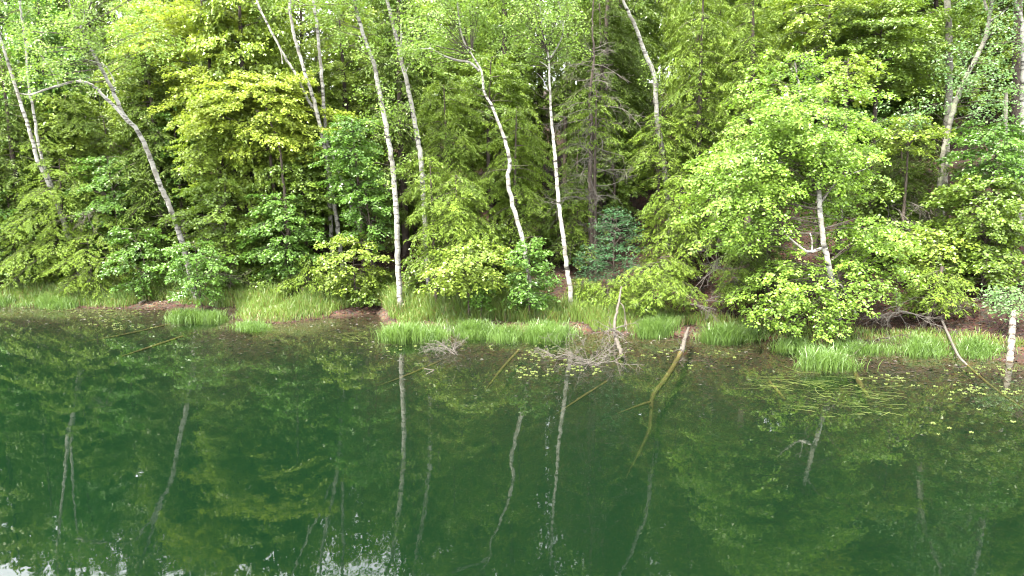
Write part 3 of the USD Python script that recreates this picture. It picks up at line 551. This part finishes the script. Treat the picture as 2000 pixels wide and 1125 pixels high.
for D, u in row:
    px = -260 + u * 2520
    p = at(px, 400, D); x, y = p[0], D
    left = px < 760
    k = int(rng.choice(5, p=[.28, .22, .2, .16, .14] if not left else [.15, .25, .2, .25, .15]))
    nm, kind, look, R, h, n = protos[k]
    lab, grp = LABEL[(nm, look)]
    top = rng.uniform(.52, .66) * D - 5 if px < 560 else rng.uniform(.48, .58) * D - 5 if left else rng.uniform(.60, .72) * D - 5
    hh = float(np.clip((top - gz((x, y))) / h, .6, 2.2))
    if first[k] is None:
        base = np.array([x, y, gz((x, y)) - .2])
        line = smooth_line([base, base + [.1, 0, h * .5], base + [0, .1, h]], .4)
        tr = (line, .16, tube(line, [.17, .12, .03], 7, .05, k))
        c = base + [0, 0, h * .56]; m = FPX / y
        # crown given in picture units at its own distance
        d = c - EYE; s = d @ FWD
        cpx, cpy = 1000 + FPX * (d @ RIGHT) / s, 562.5 - FPX * (d @ UP) / s
        first[k] = tree(nm, lab, "hemlock" if kind == "hemlock" else "maple", (cpx, cpy, R * m, h * .46 * m), y, kind, look, n, trunk=tr, group=grp, seed=500 + k, taper=.5 if kind == "hemlock" else .25, depth=1.0, lsize=1.25, limbs=24)
        continue
    copy_of(first[k], (x, y, gz((x, y)) - .2), rng.uniform(0, 360), (rng.uniform(.9, 1.25), rng.uniform(.9, 1.25), hh), lab, "hemlock" if kind == "hemlock" else "maple", grp)

# saplings in the shade under the trees: one hemlock and one maple built, the rest copies
rng = np.random.default_rng(19)
sap = {}
for k in range(64):
    px, D = rng.uniform(-200, 2200), rng.uniform(27.5, 38)
    x = at(px, 400, D)[0]
    if D - shore(x) < 3.2: D = shore(x) + rng.uniform(3.2, 9)
    kind = "hemlock" if rng.uniform() < .6 else "maple"
    lab, grp = ("knee to head high dark hemlock sapling in the shade of the slope", "hemlock saplings under the trees") if kind == "hemlock" else ("small dim maple sapling on the shaded litter of the slope", "maple saplings under the trees")
    loc = np.array([x, D, gz((x, D)) - .1])
    if kind not in sap:
        line = smooth_line([loc, loc + [.05, 0, 1.2], loc + [0, .05, 2.3]], .3)
        c = loc + [0, 0, 1.3]; d = c - EYE; s_ = d @ FWD; m = FPX / D
        sap[kind] = tree(kind + "_sapling", lab, "sapling", (1000 + FPX * (d @ RIGHT) / s_, 562.5 - FPX * (d @ UP) / s_, 1.15 * m, 1.1 * m), D, kind, "dark_needle" if kind == "hemlock" else "maple_leaf", 26,
                         trunk=(line, .03, tube(line, [.03, .02, .008], 5, .05, 3)), group=grp, seed=700 + k, taper=.4, depth=1.0)
        continue
    copy_of(sap[kind], loc, rng.uniform(0, 360), rng.uniform(.6, 1.5), lab, "sapling", grp)

# ------------------------------------------------------------------ dead wood
def dead_limb(rng, start, direction, length, r, sag=.25, twigs=7, fine=.35, gen=2):
    """A bare crooked branch with its twigs, as one mesh."""
    d = unit(np.asarray(direction, float)); n = 7; p = [np.asarray(start, float)]
    for i in range(n):
        d = unit(d + rng.normal(0, .16, 3) - np.array([0, 0, sag * .16]))
        p.append(p[-1] + d * length / n)
    p = np.array(p); out = [tube(p, [r, r * .6, max(.003, r * .2)], 5, cap=False)]
    if gen > 0:
        for k in range(twigs):
            t = rng.uniform(.2, 1.0); j = min(n - 1, int(t * n)); q = p[j] + (p[j + 1] - p[j]) * (t * n - j)
            dd = unit(unit(p[j + 1] - p[j]) + rng.normal(0, .75, 3))
            out.append(dead_limb(rng, q, dd, length * fine * rng.uniform(.5, 1.3), max(.004, r * .4), sag * .6, max(2, twigs - 3), fine, gen - 1))
    return join(out)

# dead conifer at centre right
D = 28.4
tr = stem([(1155, 470), (1154, 400), (1153, 330), (1156, 260), (1152, 190), (1160, 110), (1157, 40), (1163, -30)], D, [.13, .11, .08, .045, .02], sides=9, rough=.07, seed=31)
dc = Thing("dead_conifer", tr[0][0], "dead conifer bristling with bare grey branches right of the bright birch", "dead tree")
dc.part("trunk", tr[2], "brown_bark", smooth=50)
rng = np.random.default_rng(31)
for k in range(60):
    py = 90 + 380 * (k + rng.uniform()) / 60
    o = at(1156, py, D); az = k * 2.4 + rng.normal(0, .3)
    if math.sin(az) > .55: az = -az
    ln = rng.uniform(.8, 2.1) * (1.15 if 180 < py < 420 else .8)
    dc.part("dead_branch", dead_limb(rng, o, (math.cos(az), math.sin(az), rng.uniform(-.15, .3)), ln, rng.uniform(.014, .026), sag=rng.uniform(.1, .7), twigs=7), "grey_wood")
# bare twiggy branches low in the wood
def bare_bush(label, px, py, D, n, ln, seed, matn="grey_wood", spread=(-1, 1), rise=(-.1, .6), name="dead_branch", cat="dead branches", r=.016, z=None, yspread=(-.8, .1), gen=2):
    rng = np.random.default_rng(seed); o = at(px, py, D) if z is None else at_z(px, py, z)
    t = Thing(name, o, label, cat)
    for k in range(n):
        t.part("branch", dead_limb(rng, o + rng.normal(0, .12, 3) * [1, 1, .3], (rng.uniform(*spread), rng.uniform(*yspread), rng.uniform(*rise)), ln * rng.uniform(.6, 1.2), r * rng.uniform(.7, 1.2), sag=.4, twigs=6, gen=gen), matn)
    return t
bare_bush("bare grey twigs in the dark gap right of the forked birch foot", 375, 430, 29.8, 7, 1.0, 41, rise=(-.4, .4))
bare_bush("tangle of brown dead branches on the ground below the left maples", 420, 535, 28.4, 12, 1.3, 42, "twig", rise=(-.1, .3))
bare_bush("bare crossing twigs in the brown gap left of the big pale birch", 1400, 520, 24.0, 10, 1.5, 43, spread=(-1, 1), rise=(-.5, .4))
bare_bush("thin curved dead branch on the leaf litter right of the snag", 1360, 590, 23.6, 5, 1.3, 44, spread=(-.2, 1), rise=(-.2, .3))
bare_bush("arching bare twigs in the dark between the big pale birch and the aspen", 1740, 400, 25.0, 9, 1.5, 45, spread=(-.3, 1), rise=(-.6, .3))
bare_bush("brush of bare branches on the bank under the hemlock at right", 1760, 610, 21.6, 12, 1.3, 46, spread=(-1, 1), rise=(-.25, .2))
bare_bush("thin bare branches by the ringed log in the shade at right", 1900, 600, 21.4, 8, 1.4, 47, "twig", rise=(-.2, .5))
bare_bush("fine grey twigs hanging at the top right of the bending birch", 1560, 110, 27.5, 9, 1.6, 48, rise=(-.6, .3))
bare_bush("bare brown twigs inside the drooping hemlock at the left", 165, 420, 29.0, 8, 1.0, 49, "twig", rise=(-.7, .2))
# dark trunks between the leaves
for k, (lab, pts, D, r, m_) in enumerate([
    ("dark brown conifer trunk right of the dead conifer, deep in shade", [(1180, 400), (1178, 300), (1182, 150), (1186, 0)], 31.5, [.16, .13, .08], "brown_bark"),
    ("brown conifer trunk near the right edge in shade", [(1972, 500), (1978, 360), (1985, 220), (1988, 60), (1990, -40)], 26.6, [.2, .18, .13], "brown_bark"),
    ("grey trunk in the shade left of the right-edge conifer trunk", [(1955, 560), (1958, 480), (1962, 330), (1965, 180)], 25.2, [.11, .09, .06], "aspen_bark"),
    ("thin dark maple stem under the golden maple plates", [(560, 420), (552, 340), (545, 285), (528, 240), (500, 215)], 29.6, [.07, .06, .03], "brown_bark"),
    ("mossy leaning trunk stub under the drooping hemlock bough at right", [(1815, 612), (1826, 590), (1833, 560), (1840, 520)], 21.8, [.07, .06, .05], "brown_bark"),
    ("grey sapling trunk in the shade below the big pale birch", [(1500, 600), (1502, 540), (1500, 490), (1495, 430)], 24.6, [.09, .08, .06], "brown_bark"),
]):
    s_ = stem(pts, D, r, sides=8, rough=.06, seed=60 + k)
    t = Thing("bare_trunk", s_[0][0], lab, "tree trunk"); t.part("trunk", s_[2], m_, smooth=50)

# the leaning snag at the water's edge
rng = np.random.default_rng(71)
pts = [at_z(1214, 694, -.05), at(1205, 665, 22.1), at(1199, 645, 22.4), at(1203, 620, 22.8), at(1210, 585, 23.4), at(1213, 560, 23.8)]
line = smooth_line(pts, .12)
sn = Thing("snag", pts[0], "broken grey dead tree leaning out of the water at centre right", "snag")
sn.part("trunk", tube(line + np.random.default_rng(4).normal(0, .012, line.shape), [.065, .062, .055, .045, .03], 8, .12, 5), "pale_wood", smooth=50)
for a_, b_, r_ in (((1212, 592), [(1218, 600), (1221, 620), (1219, 640)], .022), ((1221, 618), [(1224, 640), (1224, 655)], .016)):
    sn.part("branch", tube(smooth_line([at(*a_, 23.2)] + [at(x, y, 22.6) for x, y in b_], .1), [r_, r_ * .6], 5), "pale_wood")
o = at(1198, 648, 22.3)
for k in range(16):
    sn.part("branch", dead_limb(rng, o + rng.normal(0, .08, 3), (rng.uniform(-1.0, .7), rng.uniform(-.7, .3), rng.uniform(-.7, .45)), rng.uniform(.4, 1.0), rng.uniform(.010, .02), sag=.5, twigs=4, gen=1), "grey_wood")

def log(name, label, cat, pix, zs, r, matn, seed, sides=9, ring=False):
    p = [at_z(x, y, z) for (x, y), z in zip(pix, zs)]
    line = smooth_line(p, .12)
    t = Thing(name, p[0], label, cat)
    t.part("stem", tube(line, r, sides, .08, seed), matn, smooth=50)
    return t, line
t, _ = log("sunken_log", "mossy ochre log running from the bank down into the green water", "log", [(1331, 686), (1316, 715), (1296, 745), (1275, 775), (1272, 805), (1268, 840), (1248, 885), (1232, 915), (1222, 935)],
    [.05, -.18, -.42, -.68, -.9, -1.15, -1.4, -1.6, -1.7], [.07, .075, .075, .07, .06, .05, .03, .015], "sunk_wood", 81)
t.part("dry_tip", tube(smooth_line([at_z(1345, 640, .50), at_z(1338, 660, .34), at_z(1331, 686, .08)], .1), [.035, .055, .07], 8, .14, 82), "pale_wood", smooth=50, label="weathered pale end of the log on the bank")
for k in range(5):
    t.part("branch_stub", dead_limb(np.random.default_rng(830 + k), at_z(1338 - 3 * k, 660 + 8 * k, .30 - .05 * k), (np.random.default_rng(k).uniform(-1, 1), -.3, .5), .35, .012, twigs=2, gen=1), "grey_wood")
for k, (lab, pix, zs, r) in enumerate([
    ("straight ochre pole just under the water near the left bank", [(357, 657), (300, 676), (238, 696)], [-.04, -.16, -.34], [.035, .05, .02]),
    ("thin sunken pole behind the straight ochre pole at left", [(332, 633), (250, 652), (160, 668)], [-.06, -.25, -.5], [.03, .04, .015]),
    ("sunken ochre pole slanting left of the snag brush", [(1012, 686), (985, 715), (948, 762)], [-.10, -.34, -.7], [.04, .05, .02]),
    ("dim sunken branch between the tall birch reflection and the bank", [(860, 705), (790, 735), (735, 755)], [-.25, -.45, -.7], [.03, .035, .012]),
    ("short brown sunken log among the floating ribbons at right", [(1668, 722), (1680, 750), (1698, 778)], [-.14, -.3, -.5], [.05, .08, .03]),
    ("brown sunken log left of the floating ribbons", [(1503, 745), (1520, 765), (1533, 780)], [-.2, -.35, -.5], [.03, .05, .02]),
    ("deep sunken branch crossing left of the mossy log", [(1185, 745), (1130, 780), (1085, 810)], [-.35, -.6, -.85], [.03, .04, .012]),
    ("sunken branch stub forking from the mossy log", [(1270, 785), (1240, 795), (1205, 808)], [-.62, -.7, -.8], [.045, .03, .012]),
]):
    log("sunken_log", lab, "log", pix, zs, r, "sunk_wood", 90 + k, 7)
# right bank logs
t, line = log("fallen_log", "thin fallen birch trunk running from the right bank into the water", "log", [(1838, 622), (1856, 662), (1872, 695), (1890, 714)], [.75, .38, .16, .0], [.03, .038, .036, .03], "grey_wood", 101)
t.part("sunken_stem", tube(smooth_line([at_z(1890, 714, .0), at_z(1925, 745, -.14), at_z(1965, 775, -.28), at_z(2010, 805, -.42)], .12), [.03, .034, .03, .022], 8, .1, 102), "sunk_wood", smooth=50, label="ochre part of the trunk under the water")
p = [at(1979, 608, 20.2), at(1977, 640, 19.9), at(1975, 672, 19.5), at(1972, 707, 19.0)]
line = smooth_line(p, .1)
t = Thing("ringed_log", p[-1], "pale birch log with dark rings sloping to the water at the right edge", "log")
t.part("stem", tube(line, [.07, .088, .085, .09], 10, .13, 103), "aspen_bark", smooth=50)
for k, j in enumerate(j_ for j_ in [2, 5, 6, 9, 11, 15, 16, 20] if j_ < len(line) - 2):
    t.part("bark_ring", tube(line[j:j + 2] + (line[j + 1] - line[j]) * np.array([[.2], [-.2]]), [.093, .090], 10, .14, 110 + k), "brown_bark", smooth=50)
d_ = unit(line[-1] - line[-2])
t.part("cut_end", tube(np.stack([line[-1] + d_ * .004, line[-1] + d_ * .022]), [.078, .076], 10), "cut_wood")
# sticks at and in the water
bare_bush("bleached forked stick lying on the grass at left", 150, 578, 0, 5, .75, 120, "pale_wood", spread=(-1, 1), rise=(-.05, .5), z=.35, r=.022, gen=1, name="stick", cat="stick")
bare_bush("heap of brown broken twigs at the water's edge at left", 215, 582, 0, 14, .6, 121, "twig", rise=(-.1, .4), z=.25, name="brush_pile", cat="brush pile")
bare_bush("grey brush of dead twigs standing in the water left of the snag", 885, 690, 0, 16, .9, 122, "grey_wood", rise=(-.05, .8), z=.0, yspread=(-.6, .6), r=.012, name="brush_pile", cat="brush pile")
bare_bush("wide tangle of grey dead twigs in the water at the snag's foot", 1150, 710, 0, 24, 1.1, 123, "grey_wood", rise=(-.05, .8), z=.0, yspread=(-.6, .6), r=.012, name="brush_pile", cat="brush pile")
bare_bush("small brush of twigs in the water between the birch reflection and the snag", 1085, 697, 0, 9, .6, 124, "grey_wood", rise=(0, .5), z=.0, yspread=(-.5, .5), r=.012, name="brush_pile", cat="brush pile")
bare_bush("dark twigs lying along the right bank under the shrub", 1700, 665, 0, 12, .9, 125, "twig", rise=(-.1, .3), z=.2, name="brush_pile", cat="brush pile")
ln_ = [at_z(828, 720, .03), at_z(848, 723, .03), at_z(832, 731, .03)]
st_ = Thing("stick", ln_[0], "white bent stick floating in open water left of centre", "stick"); st_.part("branch", tube(np.array(ln_), .011, 6), "pale_wood")
ln_ = smooth_line([at_z(272, 592, .2), at_z(285, 586, .28)], .1)
st_ = Thing("stick", ln_[0], "short pale piece of wood in the grass at left", "stick"); st_.part("branch", tube(ln_, [.05, .03], 7), "pale_wood")

# ------------------------------------------------------------------ grass, sedge, floating leaves
def blades(P, H, lean, width, rng):
    """Grass blades of three segments, bending over with height."""
    n = len(P); az = rng.uniform(0, 2 * np.pi, n); d = np.stack([np.cos(az), np.sin(az), 0 * az], 1); s = np.stack([-d[:, 1], d[:, 0], 0 * az], 1)
    tw = rng.uniform(0, np.pi, n); s = s * np.cos(tw)[:, None] + d * np.sin(tw)[:, None]
    H = H[:, None]; lean = lean[:, None]; w = width[:, None] if np.ndim(width) else width
    c1 = P + d * lean * H * .18 + np.array([0, 0, 1]) * H * .5; c2 = P + d * lean * H * .55 + np.array([0, 0, 1]) * H * .85; c3 = P + d * lean * H * 1.0 + np.array([0, 0, 1]) * H * (1.0 - .25 * lean)
    v = np.stack([P - s * w * .5, P + s * w * .5, c1 - s * w * .45, c1 + s * w * .45, c2 - s * w * .3, c2 + s * w * .3, c3], 1).reshape(-1, 3)
    o = np.arange(n)[:, None] * 7
    return v, np.concatenate([o + t_ for t_ in ([0, 1, 3], [0, 3, 2], [2, 3, 5], [2, 5, 4], [4, 5, 6])])
rng = np.random.default_rng(90)
n = 95000
x = rng.uniform(-24, 17, n); dd = rng.beta(1.1, 1.35, n) * np.interp(x, [-12, -3, 3], [4.4, 3.6, 3.2]) - .05
y = shore(x) + dd
keep = meshkit.fbm(np.stack([x * .55, y * .55, 0 * x + 8], -1), 3, 21) + .30 * (1 - dd / 2.6) + rng.uniform(-.10, .10, n) > .36
bare = meshkit.fbm(np.stack([x * .5, y * .5, 0 * x + 5], -1), 3, 55); keep &= ~((dd < .75) & (bare > .50 + .25 * dd)); right = np.clip((x - 3) / 4, 0, 1); keep &= rng.uniform(size=n) > right * .5; keep &= dd < 4.4 - 3.0 * right
x, y, dd = x[keep], y[keep], dd[keep]
z = ground_z(x, y)
h = (.14 + .78 * meshkit.fbm(np.stack([x * .7, y * .7, 0 * x + 2], -1), 3, 33)) * rng.uniform(.6, 1.25, len(x)) * np.clip(.55 + dd * .5, .55, 1.1) * (1 - .4 * np.clip((x - 3) / 4, 0, 1))
P = np.stack([x, y, z - .02], 1); dry = rng.uniform(size=len(x)) < .12 + .1 * np.clip((x - 3) / 4, 0, 1)
single("grass", blades(P[~dry], h[~dry], rng.uniform(.15, .8, (~dry).sum()), .016, rng), "grass_blade", "tall green grass along the lake bank", "grass", kind="stuff")
single("dry_grass", blades(P[dry], h[dry] * .9, rng.uniform(.4, 1.0, dry.sum()), .015, rng), "dry_blade", "straw-coloured dead blades among the bank grass", "grass", kind="stuff")
# sedge tussocks at the water's edge
def tussock(label, px0, px1, py, depth_, n, h, seed, matn="sedge_blade", kind=None, name="sedge_clump"):
    n = int(n * 1.7)
    rng = np.random.default_rng(seed); a, b = at_z(px0, py, 0), at_z(px1, py, 0)
    nk = max(3, int((b[0] - a[0]) * 3.2))
    cx = rng.uniform(a[0], b[0], nk); cy = (a[1] + b[1]) / 2 + (b[1] - a[1]) * (cx - (a[0] + b[0]) / 2) / max(.1, b[0] - a[0]) + rng.uniform(-.1, depth_, nk); ch = rng.uniform(.45, 1.25, nk)
    k = rng.integers(0, nk, n)
    k = np.minimum(k, (nk * rng.uniform(0, 1, n) ** 1.15).astype(int)); x = cx[k] + rng.normal(0, .26, n); y = cy[k] + rng.normal(0, .17, n)
    z = np.maximum(ground_z(x, y), -.09) - .02
    P = np.stack([x, y, z], 1)
    single(name, blades(P, (h * ch[k] * rng.uniform(.3, 1.4, n)) - np.minimum(z, 0), rng.uniform(.2, 1.1, n), .015, rng), matn, label, "sedge", kind=kind)
tussock("lime sedge clump jutting into the water below the tall straight birch", 752, 850, 662, 1.4, 2600, .42, 301)
tussock("long lime sedge fringe right of the jutting clump", 850, 955, 655, .7, 2200, .34, 302)
tussock("lime sedge islet standing off the left bank", 338, 430, 626, .6, 2200, .34, 303)
tussock("small lime sedge tuft beside the islet at left", 462, 505, 640, .4, 900, .30, 304)
tussock("pale sedge fringe along the far left water's edge", -30, 200, 600, .9, 3600, .34, 305)
tussock("lime sedge clump left of the brown inlet at far left", 226, 268, 600, .5, 900, .36, 306)
tussock("tall lime sedge at the bank below the crooked birch", 965, 1120, 662, .9, 3000, .42, 307)
tussock("green sedge tuft right of the snag", 1228, 1310, 655, .6, 1900, .42, 308)
tussock("green sedge tuft right of the mossy log", 1395, 1475, 664, .5, 1500, .40, 309)
tussock("bright reed patch standing in the water at right", 1552, 1645, 715, .35, 700, .62, 310)
tussock("lime sedge along the bank under the big pale birch", 1530, 1760, 684, .5, 1700, .24, 311)
tussock("sedge fringe at the right bank before the fallen log", 1765, 1860, 690, .5, 1300, .28, 312)
tussock("yellow-green sedge on the right bank between the two logs", 1880, 1960, 700, .9, 1300, .34, 313)
# lily pads: one built, the rest copies
ang = np.linspace(.25, 2 * np.pi - .25, 11)
pv = np.vstack([[0, 0, .006], np.stack([np.cos(ang), np.sin(ang) * .8, .004 + .03 * np.sin(ang * 2) ** 2], 1)])
pv = np.vstack([pv, pv - [0, 0, .012]])
pf = np.vstack([[[0, i, i + 1] for i in range(1, 11)], [[12, 12 + i + 1, 12 + i] for i in range(1, 11)], [[i, 12 + i, 12 + i + 1] for i in range(1, 11)], [[i, 12 + i + 1, i + 1] for i in range(1, 11)]])
rng = np.random.default_rng(140)
PADS = [((60, 330), (603, 642), 110, "small yellow-green pad in the scatter off the far left sedge", "pads off the far left sedge"),
        ((690, 960), (650, 690), 24, "small yellow-green pad before the jutting sedge clump", "pads before the jutting sedge"),
        ((990, 1190), (668, 735), 90, "small yellow-green pad among the grey twigs left of the snag", "pads among the twigs by the snag"),
        ((1220, 1490), (680, 720), 30, "small yellow-green pad on dark water right of the snag", "pads right of the snag"),
        ((1690, 2000), (712, 770), 84, "yellow-green pad in the drift off the right bank", "pads off the right bank"),
        ((1780, 2000), (770, 850), 9, "lone yellow pad on open water at the lower right", "lone pads at lower right")]
pad0 = None
for (xa, xb), (ya, yb), n, lab, grp in PADS:
    cen = np.stack([rng.uniform(xa, xb, 7), rng.uniform(ya, yb, 7)], 1); few = n < 12
    for k in range(n):
        c_ = cen[rng.integers(7)] if n > 10 else (rng.uniform(xa, xb), rng.uniform(ya, yb))
        q_ = (c_[0] + rng.normal(0, (xb - xa) * .11), c_[1] + rng.normal(0, (yb - ya) * .10))
        p = at_z(q_[0], q_[1], .008 + .002 * (k % 4))
        if p[1] > shore(p[0]) - .15: p[1] = shore(p[0]) - rng.uniform(.2, .7)
        s_ = rng.uniform(.028, .062)
        if pad0 is None:
            pad0 = Thing("lily_pad", p, lab, "lily pad", grp)
            pad0.part("leaf", (pv * [.06, .06, 1] + pad0.base, pf), "pad_leaf")
            continue
        copy_of(pad0, p, rng.uniform(0, 360), (s_ / .06, s_ / .06, 1), lab, "lily pad", grp)
# ribbon leaves floating on the water
def ribbons(label, xr, yr, n, ln, seed, az=(2.8, .5)):
    rng = np.random.default_rng(seed); V, F = [], []
    for k in range(n):
        p = at_z(rng.uniform(*xr), rng.uniform(*yr), .006 + .004 * rng.uniform()); a_ = rng.normal(*az); L_ = ln * rng.uniform(.4, 1.2); w_ = rng.uniform(.006, .015); bend = rng.normal(0, .25)
        t_ = np.linspace(0, 1, 6); aa = a_ + bend * t_
        c_ = p[:2] + np.stack([np.cumsum(np.cos(aa)), np.cumsum(np.sin(aa))], 1) * L_ / 6
        s_ = np.stack([-np.sin(aa), np.cos(aa)], 1) * (w_ * (1 - t_ * .8))[:, None]
        zz = p[2] + .004 * np.sin(t_ * 9)
        o_ = len(V) * 12
        V.append(np.stack([np.column_stack([c_ - s_, zz]), np.column_stack([c_ + s_, zz])], 1).reshape(-1, 3))
        for i in range(5): F += [[o_ + 2 * i, o_ + 2 * i + 1, o_ + 2 * i + 3], [o_ + 2 * i, o_ + 2 * i + 3, o_ + 2 * i + 2]]
    single("floating_grass", (np.vstack(V), np.array(F)), "ribbon_leaf", label, "floating grass", kind="stuff")
ribbons("long ribbon leaves drifting on the water at right", (1600, 1800), (735, 815), 66, .9, 151)
ribbons("sparse ribbon leaves left of the main drift at right", (1520, 1640), (728, 770), 26, 1.3, 152)
ribbons("few ribbon leaves before the inlet left of the tall birch", (685, 735), (648, 668), 26, .7, 153)
# leaf litter on the slope and drifted on the bank
n = 26000
x = rng.uniform(-24, 17, n); dd = rng.uniform(.15, 9, n); y = shore(x) + dd
a_ = rng.uniform(0, 2 * np.pi, n)
single("leaf_litter", leaves(np.stack([x, y, ground_z(x, y) + .012], 1), np.stack([np.cos(a_), np.sin(a_), 0 * a_ + .1], 1), np.array([0, 0, 1.0]) + rng.normal(0, .3, (n, 3)), rng.uniform(.06, .12, n), rng.uniform(.04, .07, n)), "litter", "brown fallen leaves under the trees", "leaf litter", kind="stuff") if "litter" in LOOK else None
n = 9000
x = rng.uniform(-24, 17, n); dd = rng.beta(1, 2, n) * 5.5; y = shore(x) - dd
a_ = rng.uniform(0, 2 * np.pi, n)
single("sunken_litter", leaves(np.stack([x, y, ground_z(x, y) + .015], 1), np.stack([np.cos(a_), np.sin(a_), 0 * a_ + .1], 1), np.array([0, 0, 1.0]) + rng.normal(0, .3, (n, 3)), rng.uniform(.06, .15, n), rng.uniform(.03, .07, n)), "litter", "brown fallen leaves lying on the lake bottom near the bank", "leaf litter", kind="stuff")
n = 1500
x = rng.uniform(-22, 16, n); dd = .1 + rng.beta(1, 4, n) * 9; y = shore(x) - dd
keep = meshkit.fbm(np.stack([x * .6, y * .9, 0 * x + 4], -1), 3, 77) > .5
x, y = x[keep], y[keep]; n = len(x); a_ = rng.uniform(0, 2 * np.pi, n)
single("floating_specks", leaves(np.stack([x, y, 0 * x + .006], 1), np.stack([np.cos(a_), np.sin(a_), 0 * a_], 1), np.tile([0, 0, 1.0], (n, 1)), rng.uniform(.02, .06, n), rng.uniform(.015, .035, n), fold=.02, bend=.02), "pad_leaf", "tiny leaf bits and pollen specks drifting on the water", "floating debris", kind="stuff")
print("leaves", sum(n for _, n in TREES))
